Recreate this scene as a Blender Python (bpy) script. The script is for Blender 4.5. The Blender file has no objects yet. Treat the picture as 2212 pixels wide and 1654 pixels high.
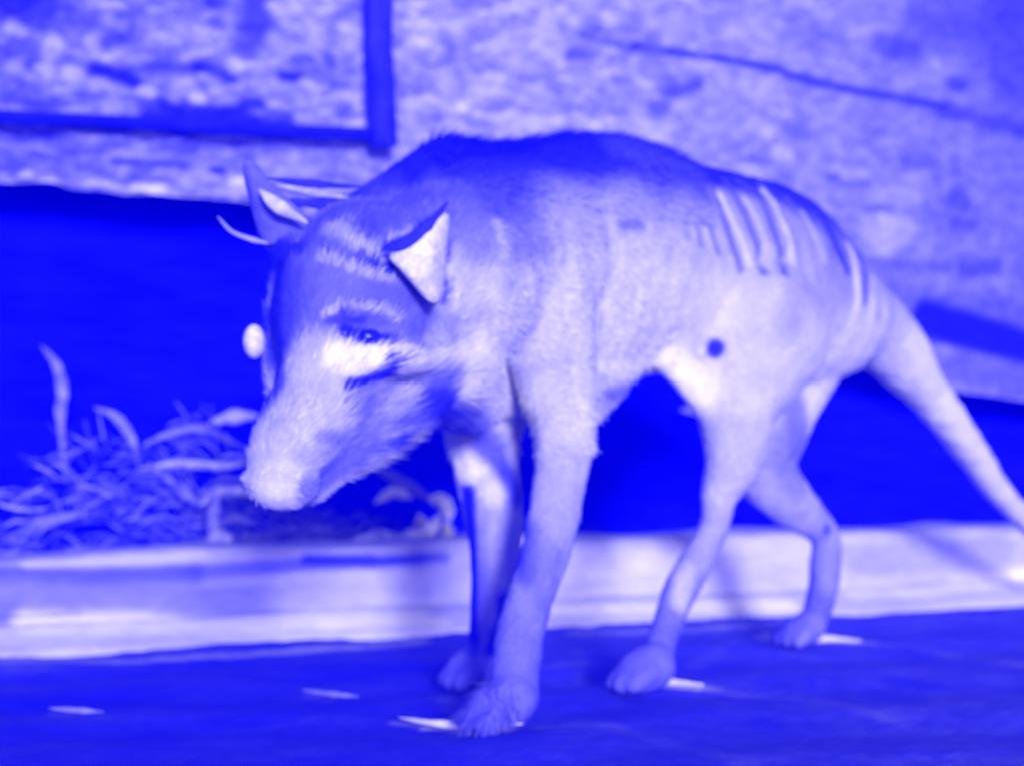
import bpy, bmesh, math, random
import numpy as np
from mathutils import Vector, noise
from mathutils.bvhtree import BVHTree
random.seed(7)
S = bpy.context.scene
COL = S.collection
R = math.radians

# ---------------------------------------------------------------- camera, sky, sun
F = 3617.0          # focal length in photo pixels (2212 wide)
HOR = 927.0         # photo row of the eye level
CH = 0.33           # eye height
cam_d = bpy.data.cameras.new('camera')
cam = bpy.data.objects.new('camera', cam_d); COL.objects.link(cam)
cam.location = (0, 0, CH); cam.rotation_euler = (R(90), 0, 0)
cam_d.angle = 2 * math.atan(1106 / F)
cam_d.shift_y = (HOR - 827) / 2212
cam_d.clip_start = 0.02; cam_d.clip_end = 500
cam_d.dof.use_dof = True
cam_d.dof.focus_distance = 1.3
cam_d.dof.aperture_fstop = 4.6
S.camera = cam

w = bpy.data.worlds.new("World"); S.world = w; w.use_nodes = True
nt = w.node_tree; nt.nodes.clear()
out = nt.nodes.new('ShaderNodeOutputWorld'); bg = nt.nodes.new('ShaderNodeBackground')
sky = nt.nodes.new('ShaderNodeTexSky'); sky.sky_type = 'NISHITA'; sky.sun_disc = False
SUN_EL, SUN_AZ = 11.0, 168.0     # azimuth clockwise from +Y
sky.sun_elevation = R(SUN_EL); sky.sun_rotation = R(SUN_AZ)
tint = nt.nodes.new('ShaderNodeMix'); tint.data_type = 'RGBA'; tint.blend_type = 'MULTIPLY'
tint.inputs['Factor'].default_value = 1.0
tint.inputs['B'].default_value = (0.34, 0.31, 1.75, 1)
nt.links.new(sky.outputs[0], tint.inputs['A'])
nt.links.new(tint.outputs['Result'], bg.inputs['Color'])
bg.inputs['Strength'].default_value = 0.15
nt.links.new(bg.outputs[0], out.inputs['Surface'])

sd = bpy.data.lights.new('sun', 'SUN'); sun = bpy.data.objects.new('sun', sd); COL.objects.link(sun)
sd.energy = 3.6; sd.angle = R(10); sd.color = (1, .97, .85)
az, el = R(SUN_AZ), R(SUN_EL)
sv = Vector((math.sin(az) * math.cos(el), math.cos(az) * math.cos(el), math.sin(el)))
sun.rotation_euler = sv.to_track_quat('Z', 'Y').to_euler()
sun.location = sv * 10
S.view_settings.view_transform = 'Standard'; S.view_settings.look = 'None'
S.view_settings.exposure = 0; S.view_settings.gamma = 1

# ---------------------------------------------------------------- helpers
def P(u, v, Y):
    return Vector(((u - 1106) / F * Y, Y, CH + (HOR - v) / F * Y))
def GY(v): return CH * F / (v - HOR)
FX, FY, AX, AY = -.02, 2.05, .735, .68          # animal's long axis on the ground
def B(u, v, t=0.0):
    k = (u - 1106) / F
    s = (k * (FY - AX * t) - FX - AY * t) / (AX - AY * k)
    return P(u, v, FY + AY * s - AX * t)
KX, KY, DX, DY = -.77, 2.52, .919, .394         # kerb line
def wall_a(u, d):
    q = (u - 1106) / F
    return (q * (KY + DX * d) - KX + DY * d) / (DX - DY * q)
def W(a, d, z): return Vector((KX + DX * a - DY * d, KY + DY * a + DX * d, z))
def wall_px(u, v, d):
    a = wall_a(u, d); Y = KY + DY * a + DX * d
    return a, CH + (HOR - v) / F * Y

def tag(o, label=None, cat=None, group=None, kind=None):
    for k, x in (('label', label), ('category', cat), ('group', group), ('kind', kind)):
        if x: o[k] = x
    return o
def link(name, me, m=None, parent=None, smooth=True):
    o = bpy.data.objects.new(name, me); COL.objects.link(o)
    if m: me.materials.append(m)
    if parent: o.parent = parent
    if smooth: me.polygons.foreach_set('use_smooth', [True] * len(me.polygons))
    return o
def mesh(name, vs, fs, m=None, parent=None, smooth=True):
    me = bpy.data.meshes.new(name); me.from_pydata([tuple(v) for v in vs], [], fs); me.update()
    return link(name, me, m, parent, smooth)
def grid(n, m):
    return [(i * m + j, i * m + j + 1, (i + 1) * m + j + 1, (i + 1) * m + j) for i in range(n - 1) for j in range(m - 1)]
def catmull(pts, n):
    p = [np.array(x, float) for x in pts]; p = [2 * p[0] - p[1]] + p + [2 * p[-1] - p[-2]]
    out = []
    for i in range(1, len(p) - 2):
        for k in range(n):
            t = k / n
            out.append(.5 * (2 * p[i] + (p[i + 1] - p[i - 1]) * t + (2 * p[i - 1] - 5 * p[i] + 4 * p[i + 1] - p[i + 2]) * t * t
                             + (3 * p[i] - p[i - 1] - 3 * p[i + 1] + p[i + 2]) * t ** 3))
    out.append(p[-2]); return out

def mat(name, v=None, attr=False, blue=.8, n1=(20, .25), n2=(80, .2), stretch=(1, 1, 1), bump=(60, .004), rough=.85, tintg=.96, spec=.2):
    """grey-violet matt material; v = reflectance in red/green, blue nearly constant"""
    m = bpy.data.materials.new(name); m.use_nodes = True; t = m.node_tree; N = t.nodes; L = t.links
    b = N['Principled BSDF']; b.inputs['Roughness'].default_value = rough
    b.inputs['Specular IOR Level'].default_value = spec
    tc = N.new('ShaderNodeTexCoord'); mp = N.new('ShaderNodeMapping'); L.new(tc.outputs['Object'], mp.inputs[0])
    mp.inputs['Scale'].default_value = stretch
    if attr:
        a = N.new('ShaderNodeAttribute'); a.attribute_name = 'tone'; base = a.outputs['Fac']
    else:
        a = N.new('ShaderNodeValue'); a.outputs[0].default_value = v; base = a.outputs[0]
    for sc, am in (n1, n2):
        nz = N.new('ShaderNodeTexNoise'); nz.inputs['Scale'].default_value = sc; nz.inputs['Detail'].default_value = 4
        L.new(mp.outputs[0], nz.inputs['Vector'])
        mr = N.new('ShaderNodeMapRange'); mr.inputs[1].default_value = .3; mr.inputs[2].default_value = .7
        mr.inputs[3].default_value = 1 - am; mr.inputs[4].default_value = 1 + am
        L.new(nz.outputs[0], mr.inputs[0])
        mu = N.new('ShaderNodeMath'); mu.operation = 'MULTIPLY'; L.new(base, mu.inputs[0]); L.new(mr.outputs[0], mu.inputs[1])
        base = mu.outputs[0]
    g = N.new('ShaderNodeMath'); g.operation = 'MULTIPLY'; L.new(base, g.inputs[0]); g.inputs[1].default_value = tintg
    c = N.new('ShaderNodeCombineColor'); L.new(base, c.inputs[0]); L.new(g.outputs[0], c.inputs[1]); c.inputs[2].default_value = blue
    L.new(c.outputs[0], b.inputs['Base Color'])
    nz = N.new('ShaderNodeTexNoise'); nz.inputs['Scale'].default_value = bump[0]; nz.inputs['Detail'].default_value = 6
    L.new(mp.outputs[0], nz.inputs['Vector'])
    bp = N.new('ShaderNodeBump'); bp.inputs['Distance'].default_value = bump[1]; bp.inputs['Strength'].default_value = .8
    L.new(nz.outputs[0], bp.inputs['Height']); L.new(bp.outputs[0], b.inputs['Normal'])
    return m

EYE = Vector((0, 0, CH))
def paint(o, base, marks, mirror=None, MS=1.45):
    """surface markings: each is (points, radius_px, value, strength); points are found on the surface once,
    then the marking is a capsule in the object's own space"""
    me = o.data; n = len(me.vertices); co = np.empty(n * 3); me.vertices.foreach_get('co', co); co = co.reshape(n, 3)
    tone = base(co) if callable(base) else np.full(n, float(base))
    bvh = BVHTree.FromPolygons([v.co for v in me.vertices], [p.vertices[:] for p in me.polygons])
    for mk in marks:
        pts, r, val, st = mk[:4]; soft = mk[4] if len(mk) > 4 else .3
        hits = []
        for (u, v) in pts:
            d = P(u, v, 1.0) - EYE; h = bvh.ray_cast(EYE, d.normalized())[0]
            if h is None:
                continue
            hits.append(np.array(h))
        if not hits: continue
        rr = MS * r * hits[0][1] / F
        sets = [hits]
        if mirror: sets.append([mirror(h) for h in hits])
        for hs in sets:
            dm = np.full(n, 1e9)
            if len(hs) == 1: hs = [hs[0], hs[0] + 1e-6]
            for a, b in zip(hs[:-1], hs[1:]):
                ab = b - a; t = np.clip(((co - a) @ ab) / max(ab @ ab, 1e-12), 0, 1)
                dm = np.minimum(dm, np.linalg.norm(co - a - t[:, None] * ab, axis=1))
            wt = np.clip((1 - dm / rr) / max(1 - soft, .05), 0, 1); wt = wt * wt * (3 - 2 * wt) * st
            tone = tone * (1 - wt) + val * wt
    at = me.attributes.new('tone', 'FLOAT', 'POINT'); at.data.foreach_set('value', tone.astype(np.float32))

def nz3(co, sc, seed=0, oct=4, st=(1, 1, 1)):
    return np.array([noise.fractal(Vector((c[0] * sc * st[0] + seed, c[1] * sc * st[1], c[2] * sc * st[2])), 1.0, 2.0, oct) for c in co])

# ---------------------------------------------------------------- ground
def axis_steps(lo, a, b, hi, n1, n2):
    return list(np.linspace(lo, a, n1)[:-1]) + list(np.linspace(a, b, n2)) + list(np.linspace(b, hi, n1)[1:])
xs = axis_steps(-60, -1.1, 1.7, 60, 8, 300); ys = axis_steps(-60, 1.55, 4.4, 60, 8, 300)
vs = []
for x in xs:
    for y in ys:
        f = 1 if (-1.2 < x < 1.8 and 1.5 < y < 4.5) else 0
        z = .006 * noise.fractal(Vector((x * 4, y * 6, 3)), 1, 2, 4) + .002 * noise.noise(Vector((x * 40, y * 40, 1))) if f else 0
        # soft ruts along the kerb direction
        z += (.004 * math.sin((x * DY - y * DX) * 22 + noise.noise(Vector((x * 2, y * 2, 5))) * 3)) if f else 0
        vs.append((x, y, z - .004))
ground = mesh('ground', vs, grid(len(xs), len(ys)), mat('ground_dirt', attr=True, blue=.80, n1=(9, .4), n2=(50, .3), bump=(90, .003), rough=.8))
tag(ground, kind='structure')
def gbase(co):
    q = nz3(co, 3.0, 11, 4, (1, 2.2, 1))
    side = np.clip((co[:, 0] + .2) / .8, 0, 1)
    return np.clip(.022 + .018 * q + .040 * side, .008, .2)
ground_marks = [
    ([(0, 1430), (60, 1440)], 60, .12, .6), ([(0, 1425), (300, 1424), (560, 1412), (900, 1385)], 34, .34, .9), ([(1250, 1365), (1500, 1358), (1700, 1345)], 30, .30, .9), ([(1820, 1325), (2212, 1300)], 28, .32, .9),
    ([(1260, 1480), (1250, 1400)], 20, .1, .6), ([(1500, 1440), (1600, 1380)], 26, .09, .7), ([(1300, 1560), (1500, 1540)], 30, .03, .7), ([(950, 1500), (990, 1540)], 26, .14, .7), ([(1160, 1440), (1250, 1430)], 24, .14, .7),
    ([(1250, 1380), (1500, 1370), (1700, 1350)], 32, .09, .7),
    ([(1340, 1468), (1420, 1478), (1540, 1488)], 20, .75, 1, .3), ([(1380, 1472), (1440, 1480)], 12, 1.0, 1, .3),
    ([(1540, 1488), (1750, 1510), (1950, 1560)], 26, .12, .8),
    ([(1645, 1376), (1730, 1382), (1880, 1388)], 18, .70, 1, .3), ([(1700, 1380), (1770, 1382)], 12, 1.0, 1, .3),
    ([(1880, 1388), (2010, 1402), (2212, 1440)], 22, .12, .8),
    ([(860, 1562), (950, 1572), (1060, 1578), (1250, 1566)], 18, .35, .9, .2), ([(920, 1572), (1040, 1578)], 12, 1.0, 1, .3),
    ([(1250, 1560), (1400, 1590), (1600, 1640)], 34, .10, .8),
    ([(660, 1502), (770, 1512)], 10, .3, .6), ([(110, 1542), (220, 1548)], 10, .25, .7),
    ([(2000, 1500), (2212, 1560)], 60, .08, .7), ([(1900, 1640), (2212, 1640)], 60, .10, .8),
    ([(20, 1420), (400, 1400)], 26, .16, .6), ([(300, 1460), (700, 1475)], 30, .006, .9), ([(1750, 1330), (2050, 1300)], 20, .03, .6),
    ([(1940, 1470), (2000, 1480)], 40, .02, .8), ([(500, 1560), (900, 1500)], 70, .012, .8), ([(2100, 1320), (2140, 1320)], 30, .012, .9),
]
paint(ground, gbase, ground_marks)

# ---------------------------------------------------------------- kerb
prof = [(-.085, -.01), (-.075, .004), (-.05, .018), (-.02, .034), (-.004, .040), (-.001, .06), (.002, .09), (.006, .118), (.016, .134), (.034, .140),
        (.08, .141), (.13, .140), (.15, .13), (.155, .05)]
pp = catmull(prof, 4)
As = list(np.linspace(-4, -.4, 40)[:-1]) + list(np.linspace(-.4, 2.8, 640)) + list(np.linspace(2.8, 9, 60)[1:])
vs = []
for a in As:
    for d, z in pp:
        q = noise.fractal(Vector((a * 5, d * 8, z * 12)), 1, 2, 5)
        q2 = noise.fractal(Vector((a * 2, 7, 0)), 1, 2, 3)
        drop = .012 * q2
        zz = z + q * .005 + (drop if z > .05 else 0) - (max(0, -a + .35) * .03 if z > .05 else 0)
        vs.append(W(a, d + q * .006 + (.02 * q2 if d < 0 else 0), zz))
kerb = mesh('kerb', vs, grid(len(As), len(pp)), mat('kerb_concrete', attr=True, blue=.82, n1=(5, .16), n2=(30, .10), stretch=(1, 1, 3), bump=(70, .003)))
tag(kerb, 'long low pale concrete kerb running behind the animal', 'kerb')
kerb_marks = [
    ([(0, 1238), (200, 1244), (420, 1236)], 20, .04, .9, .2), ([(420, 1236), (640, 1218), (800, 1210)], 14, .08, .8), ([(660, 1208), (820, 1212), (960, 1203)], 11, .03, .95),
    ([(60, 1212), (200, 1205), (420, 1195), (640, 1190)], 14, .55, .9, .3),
    ([(0, 1290), (250, 1290), (560, 1300)], 40, .15, .85, .2), ([(600, 1290), (760, 1280)], 34, .32, .7, .2), ([(0, 1325), (150, 1335)], 22, .13, .8),  # shadow over the left part painted into the kerb tone
    ([(60, 1350), (300, 1350), (560, 1350), (700, 1335), (900, 1330)], 28, .72, .9, .3), ([(1180, 1315), (1390, 1315), (1540, 1312)], 20, .9, .9, .2),  # light on the sloped apron painted in as paler tone
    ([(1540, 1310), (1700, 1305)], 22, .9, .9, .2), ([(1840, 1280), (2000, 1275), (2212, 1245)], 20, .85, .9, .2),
    ([(1850, 1200), (2150, 1190)], 38, .34, .7), ([(1830, 1160), (2100, 1145)], 14, .55, .7),
    ([(1240, 1215), (1400, 1205)], 30, .62, .7), ([(1540, 1200), (1700, 1190)], 30, .6, .7), ([(700, 1350), (960, 1340)], 14, .85, .9), ([(1000, 1240), (1100, 1240)], 60, .45, .5),
]
paint(kerb, .54, kerb_marks, MS=1.9)
# soil floor behind the kerb
vs = []; As2 = np.linspace(-4, 9, 260)
for a in As2:
    for d in np.linspace(.14, .60, 30):
        vs.append(W(a, d, .085 + .015 * noise.fractal(Vector((a * 6, d * 6, 2)), 1, 2, 4)))
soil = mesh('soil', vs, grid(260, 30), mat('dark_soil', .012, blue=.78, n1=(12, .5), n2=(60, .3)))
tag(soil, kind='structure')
# dark back wall of the recess
vs = []; zs = np.linspace(-.1, 1.25, 90)
for a in As2:
    for z in zs:
        vs.append(W(a, .52 + .03 * noise.fractal(Vector((a * 2, z * 5, 9)), 1, 2, 4), z))
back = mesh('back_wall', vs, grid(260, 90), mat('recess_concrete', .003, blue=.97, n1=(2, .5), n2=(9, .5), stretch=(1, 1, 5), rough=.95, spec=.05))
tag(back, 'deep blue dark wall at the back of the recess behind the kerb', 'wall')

# ---------------------------------------------------------------- rubble wall above the recess
WD = .30
edge_px = [(-900, 300), (-300, 368), (0, 390), (250, 412), (560, 437), (1000, 560), (1500, 700), (2055, 842), (2212, 864), (2600, 900)]
edge = [wall_px(u, v, WD) for u, v in edge_px]
ea = [e[0] for e in edge]; ez = [e[1] for e in edge]
As3 = list(np.linspace(-4, -.5, 30)[:-1]) + list(np.linspace(-.5, 3.4, 620)) + list(np.linspace(3.4, 9, 40)[1:])
vs = []; NZ = 300; TOP = 2.3
al = [0.0] + list(np.linspace(0, 1, NZ) ** 1.25)
for a in As3:
    z0 = float(np.interp(a, ea, ez)) + .006 * noise.noise(Vector((a * 14, 3, 3)))
    coarse = 1.0 if a < .95 else max(.25, 1 - (a - .95) * 1.2)
    # underside going back into the recess
    for d in (.56, .48, .40, .34):
        vs.append(W(a, d, z0 + (d - WD) * .4))
    for k in al[1:]:
        z = z0 + (TOP - z0) * k
        p = Vector((a * 11, z * 24, 1.3))
        q = noise.fractal(p, 1, 2, 4)
        cell = noise.voronoi(Vector((a * 13, z * 26, .7)))[0][0]
        dd = WD - .018 * q * coarse + .035 * (cell - .4) * coarse + .05 * (z - z0) * .3 + .02 * noise.noise(Vector((a * 2, z * 3, 6)))
        if k < .004: dd += .012
        vs.append(W(a, dd, z))
rubble = mesh('rubble_wall', vs, grid(len(As3), NZ + 3 + 0 if False else len(vs) // len(As3)),
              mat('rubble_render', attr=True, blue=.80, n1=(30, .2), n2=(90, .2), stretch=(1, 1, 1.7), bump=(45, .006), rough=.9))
tag(rubble, 'pale blotchy roughcast wall above the dark recess, crossed by a cracked seam', 'wall')
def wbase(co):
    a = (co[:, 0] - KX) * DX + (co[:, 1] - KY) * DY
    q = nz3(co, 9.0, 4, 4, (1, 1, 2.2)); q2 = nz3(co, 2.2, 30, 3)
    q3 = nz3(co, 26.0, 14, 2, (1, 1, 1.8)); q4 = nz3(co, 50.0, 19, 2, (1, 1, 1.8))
    b = np.interp(a, [-.5, .1, .6, 1.0, 1.6, 2.2, 3.2], [.13, .15, .25, .30, .22, .13, .07])  # brightness falloff towards the right painted into the wall tone
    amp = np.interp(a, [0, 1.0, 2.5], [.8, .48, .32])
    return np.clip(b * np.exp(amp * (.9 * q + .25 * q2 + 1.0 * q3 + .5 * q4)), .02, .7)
D1, D2, L1, L2 = .012, .05, .44, .32
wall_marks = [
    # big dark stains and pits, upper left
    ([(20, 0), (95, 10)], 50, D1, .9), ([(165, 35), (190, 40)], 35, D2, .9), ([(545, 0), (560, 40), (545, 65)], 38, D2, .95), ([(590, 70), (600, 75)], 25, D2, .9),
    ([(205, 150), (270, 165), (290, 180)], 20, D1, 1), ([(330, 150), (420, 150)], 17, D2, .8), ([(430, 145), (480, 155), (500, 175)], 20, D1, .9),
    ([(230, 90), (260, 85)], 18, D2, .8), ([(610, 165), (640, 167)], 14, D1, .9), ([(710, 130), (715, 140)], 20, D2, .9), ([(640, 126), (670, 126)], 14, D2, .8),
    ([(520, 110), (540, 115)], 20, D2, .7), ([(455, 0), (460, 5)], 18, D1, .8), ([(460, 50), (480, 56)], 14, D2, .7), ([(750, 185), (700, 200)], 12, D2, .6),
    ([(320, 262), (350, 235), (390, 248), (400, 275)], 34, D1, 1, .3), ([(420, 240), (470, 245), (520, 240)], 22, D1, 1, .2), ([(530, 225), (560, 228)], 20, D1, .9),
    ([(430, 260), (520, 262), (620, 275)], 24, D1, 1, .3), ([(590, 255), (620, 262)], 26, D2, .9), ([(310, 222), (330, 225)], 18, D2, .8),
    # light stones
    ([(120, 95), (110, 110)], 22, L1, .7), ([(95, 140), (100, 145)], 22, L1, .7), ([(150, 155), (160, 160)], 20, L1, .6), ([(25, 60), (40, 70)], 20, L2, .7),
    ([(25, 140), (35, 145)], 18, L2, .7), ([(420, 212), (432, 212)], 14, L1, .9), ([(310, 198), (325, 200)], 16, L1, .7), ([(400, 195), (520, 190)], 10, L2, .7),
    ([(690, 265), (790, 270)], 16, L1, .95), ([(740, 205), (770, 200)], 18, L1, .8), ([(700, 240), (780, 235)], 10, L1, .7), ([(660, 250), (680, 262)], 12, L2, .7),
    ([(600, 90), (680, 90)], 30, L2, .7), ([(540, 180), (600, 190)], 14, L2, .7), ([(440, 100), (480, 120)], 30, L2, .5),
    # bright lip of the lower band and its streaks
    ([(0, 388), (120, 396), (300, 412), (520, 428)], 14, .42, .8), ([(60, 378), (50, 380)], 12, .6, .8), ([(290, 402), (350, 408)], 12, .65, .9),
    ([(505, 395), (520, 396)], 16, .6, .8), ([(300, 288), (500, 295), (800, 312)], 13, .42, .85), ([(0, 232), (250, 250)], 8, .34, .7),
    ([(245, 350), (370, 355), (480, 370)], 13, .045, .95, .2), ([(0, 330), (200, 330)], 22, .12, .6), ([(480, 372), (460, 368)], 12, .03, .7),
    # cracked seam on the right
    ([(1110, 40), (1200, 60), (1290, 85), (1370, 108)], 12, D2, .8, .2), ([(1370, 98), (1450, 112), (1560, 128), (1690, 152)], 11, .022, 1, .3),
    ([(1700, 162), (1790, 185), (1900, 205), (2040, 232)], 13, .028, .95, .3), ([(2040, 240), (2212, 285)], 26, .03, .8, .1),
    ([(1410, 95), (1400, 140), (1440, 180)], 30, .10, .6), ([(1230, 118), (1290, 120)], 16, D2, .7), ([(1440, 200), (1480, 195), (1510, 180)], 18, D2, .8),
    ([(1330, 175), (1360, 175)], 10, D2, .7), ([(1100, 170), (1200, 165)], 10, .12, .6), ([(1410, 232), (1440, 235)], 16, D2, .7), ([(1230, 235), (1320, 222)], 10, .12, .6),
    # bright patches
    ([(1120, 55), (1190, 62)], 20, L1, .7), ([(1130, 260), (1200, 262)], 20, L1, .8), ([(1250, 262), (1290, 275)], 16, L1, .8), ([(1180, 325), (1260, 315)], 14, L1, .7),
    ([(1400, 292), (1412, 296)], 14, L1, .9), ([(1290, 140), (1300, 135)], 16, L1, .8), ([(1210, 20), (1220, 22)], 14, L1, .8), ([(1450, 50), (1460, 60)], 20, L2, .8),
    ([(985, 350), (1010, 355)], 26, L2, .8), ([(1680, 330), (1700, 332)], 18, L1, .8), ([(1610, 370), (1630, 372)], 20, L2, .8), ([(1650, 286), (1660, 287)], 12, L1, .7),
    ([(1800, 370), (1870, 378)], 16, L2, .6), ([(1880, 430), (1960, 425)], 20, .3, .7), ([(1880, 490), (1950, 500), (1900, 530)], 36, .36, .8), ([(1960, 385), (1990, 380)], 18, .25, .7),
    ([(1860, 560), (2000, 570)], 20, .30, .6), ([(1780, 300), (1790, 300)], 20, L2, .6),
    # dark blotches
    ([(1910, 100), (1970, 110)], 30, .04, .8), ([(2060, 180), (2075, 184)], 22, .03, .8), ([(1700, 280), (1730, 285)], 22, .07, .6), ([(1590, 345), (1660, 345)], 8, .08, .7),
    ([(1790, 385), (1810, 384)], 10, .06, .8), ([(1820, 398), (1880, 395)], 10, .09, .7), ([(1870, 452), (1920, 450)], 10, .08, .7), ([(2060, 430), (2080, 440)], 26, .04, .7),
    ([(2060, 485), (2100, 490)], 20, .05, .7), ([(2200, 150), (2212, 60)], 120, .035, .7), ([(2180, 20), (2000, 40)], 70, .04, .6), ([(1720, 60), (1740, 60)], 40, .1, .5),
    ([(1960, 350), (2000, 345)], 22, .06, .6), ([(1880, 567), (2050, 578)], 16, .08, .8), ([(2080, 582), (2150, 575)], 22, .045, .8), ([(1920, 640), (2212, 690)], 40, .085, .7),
    # shadow line of a slot painted under the right part, then the grey strip below it
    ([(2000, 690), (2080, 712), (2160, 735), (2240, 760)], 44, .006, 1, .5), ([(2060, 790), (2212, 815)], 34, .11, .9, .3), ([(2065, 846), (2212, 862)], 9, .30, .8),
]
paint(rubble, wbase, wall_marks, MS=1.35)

# coping along the wall's top, above the frame
vs = [];
for a in (-4, 9):
    for d, z in ((.27, TOP + .0), (.27, TOP + .08), (.60, TOP + .08), (.60, TOP), ):
        vs.append(W(a, d, z))
mesh('coping', vs, [(0, 1, 5, 4), (1, 2, 6, 5), (2, 3, 7, 6), (3, 0, 4, 7), (0, 3, 2, 1), (4, 5, 6, 7)], mat('coping_concrete', .3), rubble, False)

# ---------------------------------------------------------------- timber post and rail fixed to the wall
def beam(name, path, wpx, depth, d, m, parent=None, taper=None):
    """rough beam following photo points on the wall, standing proud of it"""
    pts = catmull([wall_px(u, v, d) for u, v in path], 14); vs = []
    n = len(pts)
    for i, (a, z) in enumerate(pts):
        j0, j1 = max(0, i - 1), min(n - 1, i + 1)
        t = np.array([pts[j1][0] - pts[j0][0], pts[j1][1] - pts[j0][1]]); t /= np.linalg.norm(t); nn = np.array([-t[1], t[0]])
        Y = KY + DY * a + DX * d; hw = wpx / 2 * Y / F
        for k in range(12):
            an = k / 12 * 2 * math.pi
            cx = math.copysign(abs(math.cos(an)) ** .5, math.cos(an)) * hw; cy = math.copysign(abs(math.sin(an)) ** .5, math.sin(an)) * depth / 2
            q = 1 + .10 * noise.noise(Vector((i * .21, math.cos(an) * 1.5, math.sin(an) * 1.5)))
            vs.append(W(a + nn[0] * cx * q, d - depth / 2 + cy * q, z + nn[1] * cx * q))
    fs = [(i * 12 + k, i * 12 + (k + 1) % 12, (i + 1) * 12 + (k + 1) % 12, (i + 1) * 12 + k) for i in range(n - 1) for k in range(12)]
    fs += [tuple(range(12))[::-1], tuple((n - 1) * 12 + k for k in range(12))]
    return mesh(name, vs, fs, m, parent)
post = beam('timber_post', [(808, -420), (806, -200), (808, 0), (808, 100), (812, 200), (818, 322)], 56, .05, WD - .012,
            mat('post_timber', .022, blue=.84, n1=(8, .7), n2=(40, .4), stretch=(4, 4, 1), rough=.7))
tag(post, 'dark upright timber post on the pale wall above the animal\'s shoulders', 'post')
rail = beam('timber_rail', [(-500, 220), (-200, 242), (0, 257), (250, 268), (500, 283), (792, 295)], 24, .045, WD - .012,
            mat('rail_timber', .006, blue=.86, n1=(8, .6), n2=(40, .4), rough=.9))
tag(rail, 'thin dark rail running across the wall to the upright post', 'rail')

# ---------------------------------------------------------------- the animal
BL = []       # (centre, axes radii)
def ell(bm, c, ra, rt, rz):
    r = bmesh.ops.create_icosphere(bm, subdivisions=3, radius=1)
    for v in r['verts']:
        x, y, z = v.co
        v.co = Vector((c[0] + AX * x * ra + AY * y * rt, c[1] + AY * x * ra - AX * y * rt, c[2] + z * rz))
def chain(bm, pts, n=8, lat=1.0):
    """pts: (point, radius_m[, lateral factor])"""
    rows = [(p[0], p[1], p[2], r) for p, r in pts]
    for q in catmull(rows, n):
        ell(bm, q[:3], q[3], q[3] * lat, q[3])
def px(p, r): return (p, r * p[1] / F)
bm = bmesh.new()
# torso: withers to rump
torso = [(1085, 610, 0, 296, .40), (1200, 585, 0, 292, .44), (1350, 560, 0, 262, .47), (1500, 580, 0, 228, .50), (1640, 618, 0, 226, .50), (1740, 645, 0, 192, .50), (1820, 675, 0, 135, .6)]
rows = [(*B(u, v, t), r * B(u, v, t)[1] / F, l) for u, v, t, r, l in torso]
for q in catmull(rows, 10): ell(bm, q[:3], q[3] * .42, q[3] * q[4] * 1.25, q[3])
# withers ridge
chain(bm, [px(P(740, 500, 1.84), 70), px(P(840, 445, 1.9), 66), px(B(920, 380, 0), 62), px(B(975, 345, 0), 54), px(B(1060, 365, 0), 55), px(B(1180, 345, 0), 55), px(B(1290, 345, 0), 55), px(B(1400, 400, 0), 52)], 10, .8)
chain(bm, [px(B(1500, 440, 0), 60), px(B(1650, 445, 0), 60), px(B(1745, 500, 0), 58), px(B(1815, 575, 0), 55), px(B(1880, 650, 0), 55)], 10, .8)
# tail
chain(bm, [px(B(1800, 680, 0), 108), px(B(1875, 695, 0), 82), px(B(1940, 765, 0), 68), px(B(2010, 860, 0), 46), px(B(2085, 960, 0), 38), px(B(2150, 1050, 0), 30), px(B(2230, 1135, 0), 24), px(B(2330, 1230, 0), 14)], 12)
# neck
chain(bm, [px(B(1110, 560, 0), 235), px(P(1000, 590, 1.96), 215), px(P(900, 620, 1.88), 195), px(P(810, 650, 1.82), 180)], 8, .85)
# cranium, brow, cheeks, muzzle, jaw
chain(bm, [px(P(790, 600, 1.80), 168), px(P(760, 660, 1.78), 172), px(P(740, 740, 1.76), 150)], 6)
chain(bm, [px(P(740, 760, 1.75), 135), px(P(700, 850, 1.72), 112), px(P(655, 930, 1.69), 100), px(P(612, 995, 1.665), 82), px(P(605, 1035, 1.66), 62)], 8)
chain(bm, [px(P(870, 800, 1.82), 125), px(P(820, 890, 1.77), 98), px(P(730, 980, 1.72), 62), px(P(665, 1045, 1.69), 48)], 8)
chain(bm, [px(P(725, 690, 1.71), 16), px(P(770, 672, 1.69), 28), px(P(840, 690, 1.72), 26)], 5)
chain(bm, [px(P(650, 600, 1.82), 62), px(P(638, 740, 1.80), 72), px(P(640, 840, 1.77), 66)], 6)       # near brow
chain(bm, [px(P(750, 800, 1.69), 40), px(P(850, 780, 1.715), 40), px(P(950, 790, 1.80), 50)], 5)       # cheek bone
chain(bm, [px(P(960, 780, 1.90), 130), px(P(1010, 850, 1.95), 90)], 5)
chain(bm, [px(P(528, 1034, 1.645), 15), px(P(565, 1048, 1.635), 36), px(P(605, 1058, 1.635), 46), px(P(655, 1052, 1.66), 40)], 5)
chain(bm, [px(P(655, 560, 1.80), 60), px(P(615, 520, 1.83), 45), px(P(585, 500, 1.84), 30)], 5)       # base of far ear
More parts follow.
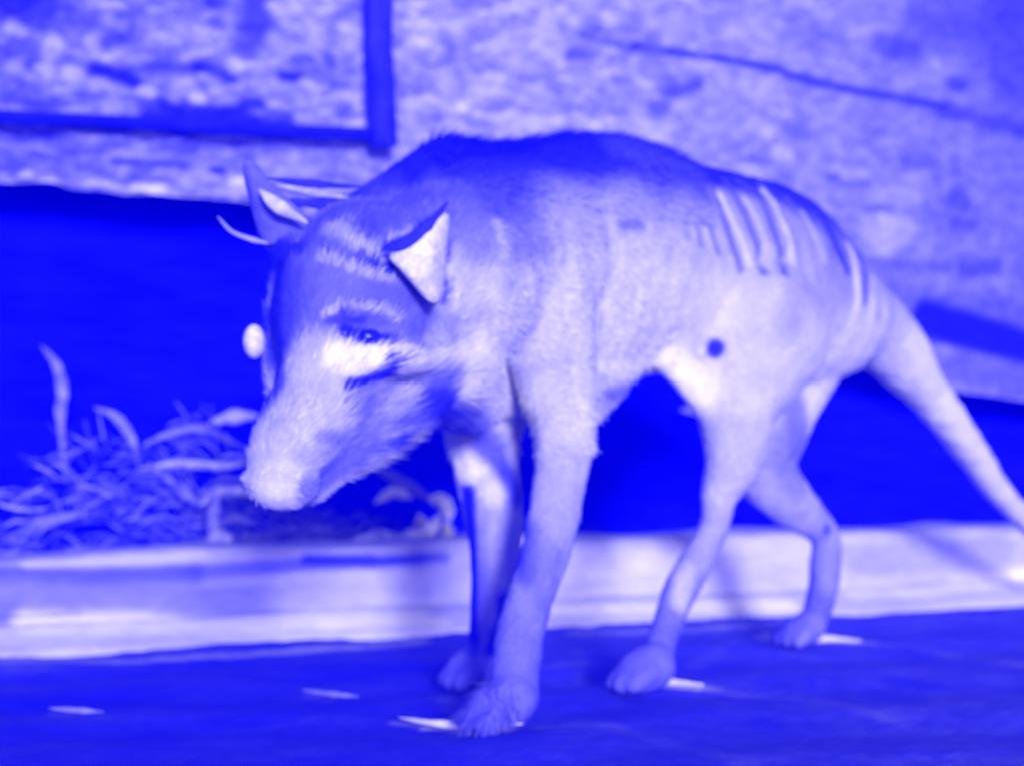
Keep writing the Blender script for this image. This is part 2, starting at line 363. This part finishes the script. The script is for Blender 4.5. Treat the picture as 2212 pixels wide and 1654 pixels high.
# near foreleg
Yf = GY(1572)
chain(bm, [px(B(1165, 640, .07), 135), px(B(1200, 820, .08), 98), px(P(1218, 930, 1.97), 72), px(P(1203, 1060, 1.95), 60), px(P(1180, 1180, 1.92), 60),
           px(P(1140, 1310, 1.90), 58), px(P(1114, 1430, 1.88), 55), px(P(1110, 1510, Yf + .02), 55)], 10, .85)
def paw(u, vb, Y, dirv, wr, n=4, L=.062):
    base = P(u, vb, Y); base.z = 0
    side = Vector((-dirv.y, dirv.x, 0))
    chain(bm, [(base + Vector((0, 0, .03)), .028), (base + dirv * L * .55 + Vector((0, 0, .024)), .024)], 4)
    for k in range(n):
        o = (k - (n - 1) / 2) * .0155
        ln = L * (1.0 if k in (1, 2) else .86)
        chain(bm, [(base + dirv * .02 + side * o + Vector((0, 0, .026)), .013), (base + dirv * ln * .75 + side * o * 1.15 + Vector((0, 0, .022)), .013),
                   (base + dirv * ln * 1.15 + side * o * 1.25 + Vector((0, 0, .011)), .0105)], 4)
fwd = Vector((-.9, -.42, 0)).normalized()
paw(1100, 1562, Yf, fwd, 1, L=.046)
# far foreleg
chain(bm, [px(B(1080, 760, -.04), 130), px(B(1045, 910, -.05), 96), px(P(1052, 1000, 2.09), 80), px(P(1066, 1090, 2.10), 72), px(P(1072, 1190, 2.11), 58), px(P(1062, 1300, 2.12), 46),
           px(P(1044, 1400, 2.13), 35), px(P(1035, 1445, 2.14), 32)], 10, .8)
paw(1035, 1482, 2.14, fwd, 1, L=.04)
# near hind leg, stepping forward
Yh = GY(1488)
chain(bm, [px(B(1640, 720, .06), 165), px(B(1595, 850, .07), 105), px(P(1590, 970, 2.24), 76), px(P(1556, 1060, 2.24), 46), px(P(1542, 1140, 2.25), 34), px(P(1512, 1200, 2.24), 38),
           px(P(1468, 1275, 2.21), 40), px(P(1432, 1370, 2.17), 38), px(P(1420, 1440, Yh + .02), 38)], 10, .85)
paw(1412, 1488, Yh, fwd, 1, L=.046)
chain(bm, [px(B(1450, 770, .05), 46), px(B(1510, 830, .06), 52), px(B(1560, 890, .07), 56)], 6, .7)      # groin fold
chain(bm, [px(B(1370, 770, .03), 42), px(B(1300, 830, .05), 56), px(B(1245, 880, .07), 60)], 6, .7)     # elbow fold
# far hind leg with the raised hock
Yr = GY(1394)
chain(bm, [px(B(1700, 770, -.04), 132), px(B(1655, 900, -.05), 108), px(P(1645, 1000, 2.50), 80), px(P(1700, 1075, 2.53), 58), px(P(1778, 1150, 2.58), 37), px(P(1782, 1220, 2.58), 38),
           px(P(1768, 1300, 2.58), 36), px(P(1752, 1362, Yr + .01), 30)], 10, .85)
paw(1748, 1394, Yr, fwd, 1, L=.04)
me = bpy.data.meshes.new('tmp'); bm.to_mesh(me); bm.free()
tmp = bpy.data.objects.new('tmp', me); COL.objects.link(tmp)
rm = tmp.modifiers.new('r', 'REMESH'); rm.mode = 'VOXEL'; rm.voxel_size = .0033
sm = tmp.modifiers.new('s', 'SMOOTH'); sm.factor = .5; sm.iterations = 26
dg = bpy.context.evaluated_depsgraph_get()
body_me = bpy.data.meshes.new_from_object(tmp.evaluated_get(dg))
bpy.data.objects.remove(tmp)
# skin folds and muscle relief
for v in body_me.vertices:
    p = v.co; 
n = len(body_me.vertices); co = np.empty(n * 3); body_me.vertices.foreach_get('co', co)
nr = np.empty(n * 3); body_me.vertices.foreach_get('normal', nr)
co = co.reshape(n, 3); nr = nr.reshape(n, 3)
disp = .0035 * nz3(co, 14, 5, 3, (1, 1, .5)) + .0012 * nz3(co, 60, 8, 3)
co = co + nr * disp[:, None]
base_pt = Vector((.14, 2.2, 0))
fur = mat('short_fur', attr=True, blue=.82, n1=(26, .10), n2=(140, .10), bump=(160, .0022), rough=.8, spec=.12)
beast = bpy.data.objects.new('thylacine', None); COL.objects.link(beast)
tag(beast, 'wolf-like animal with dark rump stripes, head lowered, standing in front of the kerb', 'thylacine')
body_me.vertices.foreach_set('co', co.ravel()); body_me.update()
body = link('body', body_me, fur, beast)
def mir(h):
    d = np.array([h[0] - FX, h[1] - FY]); s = d @ np.array([AX, AY]); t = d @ np.array([AY, -AX])
    return np.array([FX + AX * s - AY * t, FY + AY * s + AX * t, h[2]])
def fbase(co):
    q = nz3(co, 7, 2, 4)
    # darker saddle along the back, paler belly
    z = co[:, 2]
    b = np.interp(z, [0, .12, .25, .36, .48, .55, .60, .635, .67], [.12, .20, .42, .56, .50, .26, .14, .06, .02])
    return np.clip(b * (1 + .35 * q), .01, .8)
body_marks = [
    # mane and saddle
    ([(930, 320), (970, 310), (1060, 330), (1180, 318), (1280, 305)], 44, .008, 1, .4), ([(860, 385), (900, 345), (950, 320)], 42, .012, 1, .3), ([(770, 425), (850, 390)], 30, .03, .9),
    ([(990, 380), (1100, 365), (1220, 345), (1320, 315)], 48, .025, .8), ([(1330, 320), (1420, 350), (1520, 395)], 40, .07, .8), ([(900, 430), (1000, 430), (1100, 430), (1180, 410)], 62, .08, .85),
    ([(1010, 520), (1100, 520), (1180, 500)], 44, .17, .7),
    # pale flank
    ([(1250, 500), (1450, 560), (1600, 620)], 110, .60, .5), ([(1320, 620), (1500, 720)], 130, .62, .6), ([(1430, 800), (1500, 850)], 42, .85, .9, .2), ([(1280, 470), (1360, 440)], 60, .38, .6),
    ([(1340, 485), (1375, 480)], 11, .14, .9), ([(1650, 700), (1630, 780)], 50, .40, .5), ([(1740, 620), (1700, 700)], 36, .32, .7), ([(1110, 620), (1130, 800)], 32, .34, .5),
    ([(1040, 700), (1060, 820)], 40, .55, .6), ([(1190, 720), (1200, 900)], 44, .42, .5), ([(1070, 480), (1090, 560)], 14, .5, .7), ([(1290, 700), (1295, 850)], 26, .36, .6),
    # rump stripes: closely spaced soft dark bands curving down and back, pale hair between
    ([(1480, 470), (1560, 520), (1650, 560), (1740, 590)], 60, .44, .7), ([(1560, 440), (1680, 470), (1760, 520)], 40, .38, .7),
    ([(1530, 391), (1592, 389), (1640, 392)], 14, .02, 1, .2), ([(1643, 392), (1688, 418), (1727, 438), (1757, 448), (1787, 487), (1806, 534), (1828, 580)], 15, .03, 1, .1),
    ([(1395, 368), (1408, 400), (1416, 440), (1420, 470)], 8, 0.24, 0.6, 0),
    ([(1422, 378), (1436, 412), (1446, 455), (1452, 490)], 8, 0.22, 0.65, 0),
    ([(1448, 388), (1462, 420), (1474, 465), (1482, 510)], 8, 0.18, 0.75, 0),
    ([(1472, 394), (1488, 430), (1502, 480), (1514, 530)], 9, 0.15, 0.8, 0),
    ([(1500, 396), (1519, 440), (1534, 490), (1550, 545)], 9, 0.13, 0.85, 0),
    ([(1537, 398), (1556, 455), (1575, 510), (1598, 580)], 11, 0.09, 0.9, 0),
    ([(1567, 392), (1594, 438), (1616, 484), (1636, 535), (1650, 590)], 11, 0.08, 0.9, 0),
    ([(1590, 388), (1626, 410), (1650, 445), (1668, 492), (1686, 545), (1694, 590)], 12, 0.07, 0.9, 0),
    ([(1640, 395), (1672, 440), (1700, 480), (1722, 530), (1732, 590)], 9, 0.2, 0.7, 0),
    ([(1700, 430), (1735, 480), (1756, 530), (1766, 600)], 9, 0.22, 0.65, 0),
    ([(1770, 480), (1790, 540), (1800, 610)], 8, 0.24, 0.5, 0),
    ([(1812, 480), (1836, 510), (1857, 552), (1868, 600), (1868, 650)], 12, 0.06, 0.95, 0),
    ([(1880, 590), (1896, 640), (1896, 690)], 9, 0.2, 0.7, 0),
    ([(1912, 620), (1924, 670), (1918, 710)], 8, 0.2, 0.6, 0),
    ([(1507, 440), (1524, 500), (1540, 550)], 7, 0.6, 0.7, 0),
    ([(1553, 420), (1580, 474), (1606, 530), (1618, 570)], 8, 0.72, 0.85, 0),
    ([(1608, 428), (1634, 474), (1654, 530), (1664, 580)], 8, 0.64, 0.8, 0),
    ([(1648, 412), (1672, 440), (1690, 480), (1706, 520), (1712, 575)], 8, 0.72, 0.85, 0),
    ([(1733, 460), (1760, 510), (1778, 560)], 10, 0.56, 0.7, 0),
    ([(1832, 530), (1850, 590), (1852, 650), (1838, 700)], 10, 0.74, 0.9, 0),
    ([(1884, 600), (1884, 660), (1872, 720)], 8, 0.66, 0.8, 0),
    ([(1727, 654), (1709, 700)], 14, 0.3, 0.6, 0),
    ([(1778, 624), (1770, 675)], 18, 0.32, 0.6, 0),
    # navel-like dark spot
    ([(1544, 752), (1545, 753)], 17, .03, 1, .5),
    # tail
    ([(1980, 760), (2050, 880), (2150, 1040), (2230, 1120)], 34, .66, .9, .2), ([(1900, 760), (1960, 780)], 50, .6, .7),
    # head: forehead bands, brow, eye patch, pale cheek, muzzle
    ([(640, 560), (720, 600), (800, 600)], 110, .13, .95, .4), ([(650, 650), (800, 660), (900, 680)], 60, .13, .9, .4), ([(720, 480), (840, 460), (900, 440)], 60, .085, .95, .4),
    ([(900, 480), (1000, 460)], 50, .13, .7), ([(600, 560), (592, 640), (592, 720), (590, 850)], 58, .02, 1, .3), ([(635, 600), (630, 720)], 30, .07, .7),  # shadowed far edge of the face painted in dark
    ([(715, 493), (781, 522)], 24, .34, .95), ([(793, 493), (800, 500)], 26, .05, .9), ([(842, 518), (887, 497)], 6, .34, .9), ([(834, 540), (892, 516), (930, 480)], 11, .01, 1, .4),
    ([(640, 522), (760, 530), (800, 545), (822, 556)], 8, .34, .9), ([(690, 541), (793, 563), (850, 592), (885, 615)], 8, .025, 1, .3), ([(690, 556), (760, 580), (810, 596), (865, 612)], 9, .34, .95),
    ([(600, 545), (650, 540)], 16, .02, .9), ([(640, 460), (720, 470)], 14, .05, .9), ([(880, 640), (800, 640)], 26, .11, .8), ([(940, 700), (960, 720)], 40, .26, .8),
    ([(574, 600), (572, 700), (572, 850)], 30, .03, 1, .3), ([(700, 690), (712, 700)], 24, .12, .8),
    ([(640, 790), (700, 770), (720, 840), (680, 900)], 48, .44, .95, .3), ([(640, 860), (620, 930), (600, 985)], 52, .40, .95, .3),
    ([(590, 770), (595, 840)], 26, .05, .9), ([(820, 900), (900, 840), (940, 830)], 50, .28, .9), ([(780, 880), (800, 940)], 34, .18, .85), ([(820, 860), (930, 850)], 12, .34, .7),
    ([(880, 790), (950, 775), (1006, 778)], 18, .58, .95, .3), ([(830, 758), (883, 754)], 13, .62, .95, .3), ([(730, 770), (770, 785), (805, 765)], 27, .80, 1, .4),
    ([(703, 678), (730, 662), (770, 658), (826, 674), (860, 690)], 9, .42, .95, .3), ([(712, 692), (780, 690)], 10, .05, .9), ([(744, 714), (793, 733), (842, 735)], 12, .015, 1, .4),
    ([(842, 779), (832, 805), (800, 822), (755, 832)], 14, .02, 1, .4), ([(752, 860), (770, 880)], 14, .15, .8),
    ([(690, 945), (740, 955)], 14, .15, .8), ([(560, 1035), (600, 1060), (620, 1030)], 40, .56, .95, .3), ([(700, 1030), (740, 1000), (790, 960)], 30, .10, .9), ([(660, 1060), (690, 1050)], 22, .14, .8),
    ([(640, 985), (720, 970)], 16, .30, .7), ([(930, 880), (980, 930), (960, 960)], 50, .025, 1, .3), ([(870, 930), (920, 960)], 34, .06, .9), ([(850, 960), (900, 1000)], 26, .02, .9), ([(820, 950), (880, 925)], 7, .3, .8),  # jaw and throat shading painted into the fur tone
    ([(966, 525), (966, 560)], 9, .06, .9), ([(962, 610), (958, 655)], 9, .04, .9),
    ([(1010, 1060), (1020, 1200), (1020, 1380)], 15, .012, 1, .4), ([(1000, 1010), (1030, 1000)], 26, .8, .9, .3), ([(1068, 1060), (1072, 1070)], 24, .7, .9, .2), ([(1075, 1130), (1075, 1330)], 18, .42, .9, .3),
    # chest edge and forelegs, shading between and along them painted in
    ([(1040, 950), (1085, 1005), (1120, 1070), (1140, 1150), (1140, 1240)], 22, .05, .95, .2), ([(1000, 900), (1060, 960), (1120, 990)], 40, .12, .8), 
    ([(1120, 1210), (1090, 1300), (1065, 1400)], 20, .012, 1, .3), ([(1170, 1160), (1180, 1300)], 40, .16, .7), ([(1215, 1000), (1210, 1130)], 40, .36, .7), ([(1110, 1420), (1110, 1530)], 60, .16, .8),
    ([(1170, 1350), (1175, 1380)], 24, .22, .7), ([(1015, 1330), (1020, 1400)], 16, .06, .9),
    # hind legs
    ([(1440, 1220), (1420, 1310)], 22, .26, .8), ([(1480, 1230), (1470, 1300)], 20, .55, .8), ([(1420, 1400), (1400, 1470)], 40, .15, .9), ([(1750, 1260), (1745, 1320)], 22, .14, .9, .2),
    ([(1790, 1260), (1800, 1330)], 20, .26, .8), ([(1770, 1350), (1745, 1385)], 30, .2, .9), ([(1700, 950), (1720, 1040)], 40, .22, .8), ([(1710, 870), (1725, 960)], 30, .14, .8), ([(1560, 950), (1560, 1050)], 40, .5, .6),
    ([(1787, 1142), (1788, 1143)], 12, .06, .9, .3), ([(1780, 1190), (1790, 1220)], 26, .26, .7),
    ([(1290, 870), (1380, 812)], 16, .14, .9),
]
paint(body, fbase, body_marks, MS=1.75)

def cast(u, v):
    h = BVH.ray_cast(EYE, (P(u, v, 1.0) - EYE).normalized())[0]
    return h
BVH = BVHTree.FromPolygons([v.co for v in body_me.vertices], [p.vertices[:] for p in body_me.polygons])

def sheet(name, rows, m, parent, thick=.0035, sub=2):
    """cupped ear: rows of points, given thickness"""
    vs = [p for r in rows for p in r]; o = mesh(name, vs, grid(len(rows), len(rows[0])), m, parent)
    s = o.modifiers.new('t', 'SOLIDIFY'); s.thickness = thick; s.offset = 0
    b = o.modifiers.new('b', 'SUBSURF'); b.levels = b.render_levels = sub
    return o
ear_in = mat('ear_pale', .80, blue=.88, n1=(45, .16), n2=(160, .2), bump=(220, .003))
ear_dk = mat('ear_dark', .03, blue=.82, n1=(20, .2), n2=(60, .2))
hY = cast(900, 640)[1] if cast(900, 640) else 1.72
# near ear: a hanging three-cornered flap
# coat: short hairs lying along the flow of the fur, toned like the skin they grow from
def coat():
    me = body.data; me.calc_loop_triangles(); nv = len(me.vertices)
    co = np.empty(nv * 3); me.vertices.foreach_get('co', co); co = co.reshape(-1, 3)
    no = np.empty(nv * 3); me.vertices.foreach_get('normal', no); no = no.reshape(-1, 3)
    tn = np.empty(nv, np.float32); me.attributes['tone'].data.foreach_get('value', tn)
    nt_ = len(me.loop_triangles); tr = np.empty(nt_ * 3, np.int32); me.loop_triangles.foreach_get('vertices', tr); tr = tr.reshape(-1, 3)
    A = co[tr]; ar = np.linalg.norm(np.cross(A[:, 1] - A[:, 0], A[:, 2] - A[:, 0]), axis=1)
    rg = np.random.default_rng(3); N = 120000
    ti = rg.choice(nt_, N, p=ar / ar.sum()); u = rg.random((N, 2)); fl = u.sum(1) > 1; u[fl] = 1 - u[fl]
    wgt = np.stack([1 - u.sum(1), u[:, 0], u[:, 1]], 1)
    p = (A[ti] * wgt[:, :, None]).sum(1); n = (no[tr[ti]] * wgt[:, :, None]).sum(1); n /= np.linalg.norm(n, axis=1)[:, None]
    tone = (tn[tr[ti]] * wgt).sum(1)
    s_ = (p[:, 0] - FX) * AX + (p[:, 1] - FY) * AY
    flow = np.tile(np.array([AX, AY, -.45]), (N, 1))
    leg = p[:, 2] < .30; head = s_ < -.13; back_ = (p[:, 2] > .60) & ~head & (s_ < .30); tail = s_ > .72
    flow[leg] = (.1, .1, -1); hd = p - np.array([-.25, 1.62, .27]); flow[head & ~(p[:, 2] < .22)] = (hd / np.linalg.norm(hd, axis=1)[:, None])[head & ~(p[:, 2] < .22)]
    flow[tail] = (.6, .4, -.8)
    flow = flow + rg.normal(0, .12, (N, 3))
    flow -= (flow * n).sum(1)[:, None] * n; flow /= np.linalg.norm(flow, axis=1)[:, None]
    L = np.where(leg, .008, .013) * np.where(back_, 1.5, 1) * np.where(head, 1.0, 1)
    cheek = head & (p[:, 2] < .40) & (p[:, 0] > -.17); L = np.where((s_ > .25) & ~leg & ~back_, .0065, L); L = np.where(p[:, 2] < .06, .004, L); L = np.where(cheek, .024, L) * rg.uniform(.6, 1.3, N)
    lift = np.where(back_, .42, .19) + rg.normal(0, .08, N)
    d = flow + n * lift[:, None]; side = np.cross(flow, n) * (rg.uniform(.0006, .0013, N))[:, None]
    root = p - n * .0006
    V = np.stack([root - side, root + side, root + d * L[:, None]], 1).reshape(-1, 3)
    m2 = bpy.data.meshes.new('coat'); m2.from_pydata(V.tolist(), [], np.arange(3 * N).reshape(-1, 3).tolist())
    cl = np.array([noise.noise(Vector((q[0] * 55, q[1] * 55, q[2] * 30))) for q in p])
    tt = np.clip(1.15 * tone * np.exp(rg.normal(0, .13, N) + .28 * cl), .006, .92)
    at = m2.attributes.new('tone', 'FLOAT', 'POINT'); at.data.foreach_set('value', np.repeat(tt, 3).astype(np.float32))
    link('coat', m2, mat('coat_hair', attr=True, blue=.84, n1=(26, .05), n2=(140, .05), bump=(160, .0), rough=.9, spec=.05), beast, False)
coat()
near_ear = sheet('ear', [[P(955, 640, hY + .01), P(966, 560, hY + .01), P(972, 500, hY + .012), P(974, 446, hY + .02)],
                         [P(945, 672, hY - .02), P(925, 600, hY - .05), P(930, 540, hY - .05), P(952, 462, hY - .015)],
                         [P(915, 645, hY - .03), P(880, 590, hY - .06), P(880, 552, hY - .055), P(915, 505, hY - .03)],
                         [P(900, 618, hY - .02), P(850, 568, hY - .045), P(832, 556, hY - .045), P(845, 545, hY - .03)]], ear_in, beast, .004, 1)
fY = 1.80
far_ear = sheet('ear', [[P(520, 350, fY), P(535, 338, fY), P(560, 352, fY)],
                        [P(528, 400, fY + .01), P(548, 400, fY - .015), P(580, 395, fY)],
                        [P(545, 460, fY + .01), P(575, 460, fY - .02), P(640, 440, fY)],
                        [P(565, 540, fY + .01), P(600, 530, fY - .01), P(690, 490, fY)]], mat('ear_back', .13, blue=.82, n1=(30, .3), n2=(80, .2)), beast, .004, 2)
def strip(name, pts, rpx, m, parent, n=8, flat=.5, jit=0, taper=True):
    """slender tapered leaf / stalk through 3-D points"""
    c = catmull([tuple(p) for p in pts], n); vs = []; N = len(c); K = 8
    for i, q in enumerate(c):
        t = i / (N - 1); r = rpx * (1 + .45 * noise.noise(Vector((q[0] * 60, q[1] * 60, q[2] * 60)))) * q[1] / F * ((math.sin(math.pi * min(1, max(0, .06 + .88 * t))) ** 1.1) if taper else 1)
        a, b = c[max(0, i - 1)], c[min(N - 1, i + 1)]; d = Vector(b - a).normalized()
        s = d.cross(Vector((0, 1, 0))).normalized(); u = s.cross(d)
        for k in range(K):
            an = k / K * 2 * math.pi
            vs.append(Vector(q) + s * r * math.cos(an) + u * r * flat * math.sin(an))
    fs = [(i * K + k, i * K + (k + 1) % K, (i + 1) * K + (k + 1) % K, (i + 1) * K + k) for i in range(N - 1) for k in range(K)]
    fs += [tuple(range(K))[::-1], tuple((N - 1) * K + k for k in range(K))]
    return mesh(name, vs, fs, m, parent)
strip('ear_fringe', [P(560, 410, fY - .03), P(600, 445, fY - .035), P(665, 482, fY - .03)], 17, mat('fringe_pale', .52), far_ear)
strip('ear_fringe', [P(596, 400, fY + .01), P(678, 416, fY + .02), P(755, 428, fY + .03)], 9, mat('fringe_soft', .42), far_ear)
strip('ear_fringe', [P(585, 432, fY + .012), P(680, 440, fY + .02), P(790, 436, fY + .03)], 13, ear_dk, far_ear)
strip('ear_fringe', [P(572, 384, fY + .015), P(670, 397, fY + .022), P(790, 405, fY + .035)], 9, ear_dk, far_ear)
strip('ear_fringe', [P(470, 468, fY), P(500, 500, fY), P(545, 518, fY), P(590, 528, fY)], 6, mat('fringe_dim', .3), far_ear)
strip('ear_rim', [P(828, 540, hY - .04), P(870, 530, hY - .045), P(920, 492, hY - .03), P(968, 436, hY - .005)], 13, ear_dk, near_ear)
# eyes and nose
def ball(name, c, r, m, parent, sc=(1, 1, 1)):
    b = bmesh.new(); bmesh.ops.create_uvsphere(b, u_segments=20, v_segments=14, radius=r)
    for v in b.verts: v.co = Vector((c[0] + v.co.x * sc[0], c[1] + v.co.y * sc[1], c[2] + v.co.z * sc[2]))
    me = bpy.data.meshes.new(name); b.to_mesh(me); b.free(); return link(name, me, m, parent)
eye_m = mat('eye_dark', .01, blue=.7, rough=.15, spec=.5)
h = cast(795, 728)
if h: ball('eye', h + Vector((0, .004, 0)), .011, eye_m, beast, (1.2, 1, .8))
ball('cheek_tuft', P(549, 738, 1.775), .0135, ear_in, beast, (.85, 1.4, 1.35))
h = cast(556, 1052)
if h:
    pad = ball('nose', h + Vector((0, .0065, 0)), .0075, mat('nose_pad', .36, blue=.8, bump=(200, .001), rough=.4, spec=.4), beast, (1.3, .8, .9))
    for dx in (): ball('nostril', h + Vector((dx, -.0015, .001)), .0028, eye_m, pad, (1.1, 1, 1.3))

# ---------------------------------------------------------------- dry leaves and stalks behind the kerb
straw_l = mat('straw_pale', .45, blue=.84, n1=(30, .3), n2=(90, .2), bump=(120, .001))
straw_m = mat('straw_mid', .22, blue=.82, n1=(30, .3), n2=(90, .2), bump=(120, .001))
straw_b = mat('straw_bright', .80, blue=.86, n1=(30, .1), n2=(90, .1), bump=(120, .001))
def SP(u, v, d=.30):
    a = wall_a(u, d); return P(u, v, KY + DY * a + DX * d)
traced = [
    ('dry_leaf', [(450, 915), (500, 900), (560, 897)], 15, straw_l, .28, 'broad pale curled leaf just left of the muzzle'),
    ('dry_stalk', [(310, 962), (360, 938), (430, 925), (480, 945), (530, 968)], 9, straw_m, .30, 'arched stalk peaking highest in the litter left of the muzzle'),
    ('dry_stalk', [(300, 1012), (380, 1000), (470, 1005), (560, 998)], 9, straw_l, .27, 'long level pale stalk pointing at the nose'),
    ('dry_stalk', [(320, 1000), (370, 1040), (410, 1075), (440, 1095)], 11, straw_m, .25, 'slanting stalk running down from the left end of the level one'),
    ('dry_stalk', [(430, 1092), (470, 1062), (520, 1060), (575, 1080)], 11, straw_l, .24, 'bright hooped stalk under the tip of the nose'),
    ('dry_stalk', [(450, 1150), (500, 1118), (560, 1135)], 9, straw_m, .24, 'small arched stalk below the bright hooped one'),
    ('dry_leaf', [(470, 1060), (460, 1130), (480, 1185)], 16, straw_m, .22, 'upright leaf standing in the litter above the kerb'),
    ('dry_leaf', [(440, 1195), (475, 1160), (500, 1195)], 22, straw_l, .20, 'small pale pointed leaf tuft on the kerb edge'),
    ('dry_stalk', [(530, 1178), (590, 1150), (650, 1138)], 8, straw_m, .20, 'thin slanting stalk below the chin'),
    ('dry_leaf', [(90, 748), (122, 790), (135, 850), (130, 900), (142, 1040)], 13, straw_m, .45, 'tall crescent leaf against the dark wall at the far left'),
    ('dry_stalk', [(205, 880), (250, 900), (285, 950), (300, 1010)], 11, straw_m, .40, 'bent stalk dropping from the upper left of the litter'),
    ('dry_leaf', [(20, 1160), (90, 1130), (190, 1105)], 13, straw_m, .35, 'dull leaf lying low at the left edge of the litter'),
    ('dry_leaf', [(810, 1085), (850, 1062), (890, 1075)], 14, straw_b, .22, 'small bright leaf under the throat'),
    ('dry_stalk', [(790, 1000), (870, 1042), (950, 1090)], 15, straw_m, .24, 'thick stalk slanting down under the throat to the foreleg'),
    ('dry_leaf', [(925, 1075), (960, 1085), (972, 1125)], 20, straw_b, .22, 'bright curled leaf touching the far foreleg'),
    ('dry_leaf', [(720, 1198), (790, 1182), (900, 1194)], 13, straw_b, .15, 'bright flat leaf lying on the kerb top'),
    ('dry_leaf', [(820, 1168), (880, 1160), (930, 1140), (950, 1110)], 17, straw_b, .18, 'long bright curled leaf rising beside the far foreleg'),
    ('dry_leaf', [(900, 1186), (915, 1150), (905, 1110)], 22, straw_b, .20, 'bright upright leaf just left of the far foreleg'),
    ('dry_leaf', [(955, 1192), (968, 1160), (962, 1125)], 20, straw_b, .17, 'bright upright leaf pressed against the far foreleg'),
    ('dry_leaf', [(760, 1168), (820, 1160), (880, 1168)], 18, straw_l, .19, 'pale leaf between the flat leaf and the large crumpled one'),
    ('dry_leaf', [(1470, 885), (1500, 888), (1525, 900)], 8, straw_l, .45, 'tiny pale leaf in the dark gap under the belly'),
]
for pts, r, m, lab in [  # pale strips added to give the bright streaks at the paws
    ([(860, 1560), (930, 1572), (1010, 1578), (1060, 1576), (1130, 1574)], 9, straw_b, 'pale flat streak lying on the dark ground under the nearest forepaw'),
    ([(1335, 1465), (1400, 1476), (1450, 1482), (1520, 1488)], 9, straw_b, 'pale flat streak lying on the ground under the forward hind paw'),
    ([(1645, 1374), (1730, 1384), (1790, 1387), (1860, 1391)], 8, straw_b, 'pale flat streak lying on the ground under the rearmost paw'),
    ([(650, 1500), (710, 1508), (775, 1514)], 7, straw_m, 'short dull stalk on the ground left of the nearest forepaw'),
    ([(105, 1540), (160, 1544), (225, 1548)], 7, straw_m, 'short dull stalk on the dark ground at the lower left')]:
    tag(strip('dry_stalk', [P(u, v, GY(v)) + Vector((0, 0, .006)) for u, v in pts], r, m, None, flat=.8), lab, 'stalk', 'dry stalks on the ground')
for nm, pts, r, m, d, lab in traced:
    o = strip(nm, [SP(u, v, d + .02 * math.sin(i * 2.1)) for i, (u, v) in enumerate(pts)], r, m, None, flat=.45)
    tag(o, lab, 'leaf' if nm == 'dry_leaf' else 'stalk', 'dry leaves and stalks behind the kerb')
# loose litter
vs, fs = [], []
def blade(c, ang, L, wd, curl):
    K = 6; b0 = len(vs)
    for i in range(K + 1):
        t = i / K - .5
        p = Vector((math.cos(ang) * L * t, 0, math.sin(ang) * L * t + curl * (0.25 - t * t)))
        p.y = (random.random() - .5) * .004
        wq = wd * (1 - (2 * t) ** 2 * .85)
        for s in (-1, 1):
            vs.append(c + Vector((p.x * DX, p.x * DY + p.y + s * wq * .4, p.z + s * wq)))
    for i in range(K): fs.append((b0 + 2 * i, b0 + 2 * i + 1, b0 + 2 * i + 3, b0 + 2 * i + 2))
for i in range(800):
    a = random.choice((random.uniform(-1.6, .98), random.gauss(.35, .22))); d = random.uniform(.16, .46)
    hmax = .03 + .17 * math.exp(-((a - .30) / .26) ** 2) + .08 * math.exp(-((a + .1) / .4) ** 2)
    z = .10 + random.random() ** 1.3 * hmax * (1 + .5 * noise.noise(Vector((a * 9, 1, 1))))
    blade(W(a, d, z), random.gauss(0, .6), random.uniform(.02, .11), random.uniform(.0006, .0026), random.uniform(-.04, .10))
lit = mesh('leaf_litter', vs, fs, mat('litter', .14, blue=.82, n1=(6, 1.0), n2=(30, .8), bump=(100, .001)))
s = lit.modifiers.new('t', 'SOLIDIFY'); s.thickness = .0015
tag(lit, 'loose heap of dull straw and leaf litter behind the kerb', 'litter', kind='stuff')
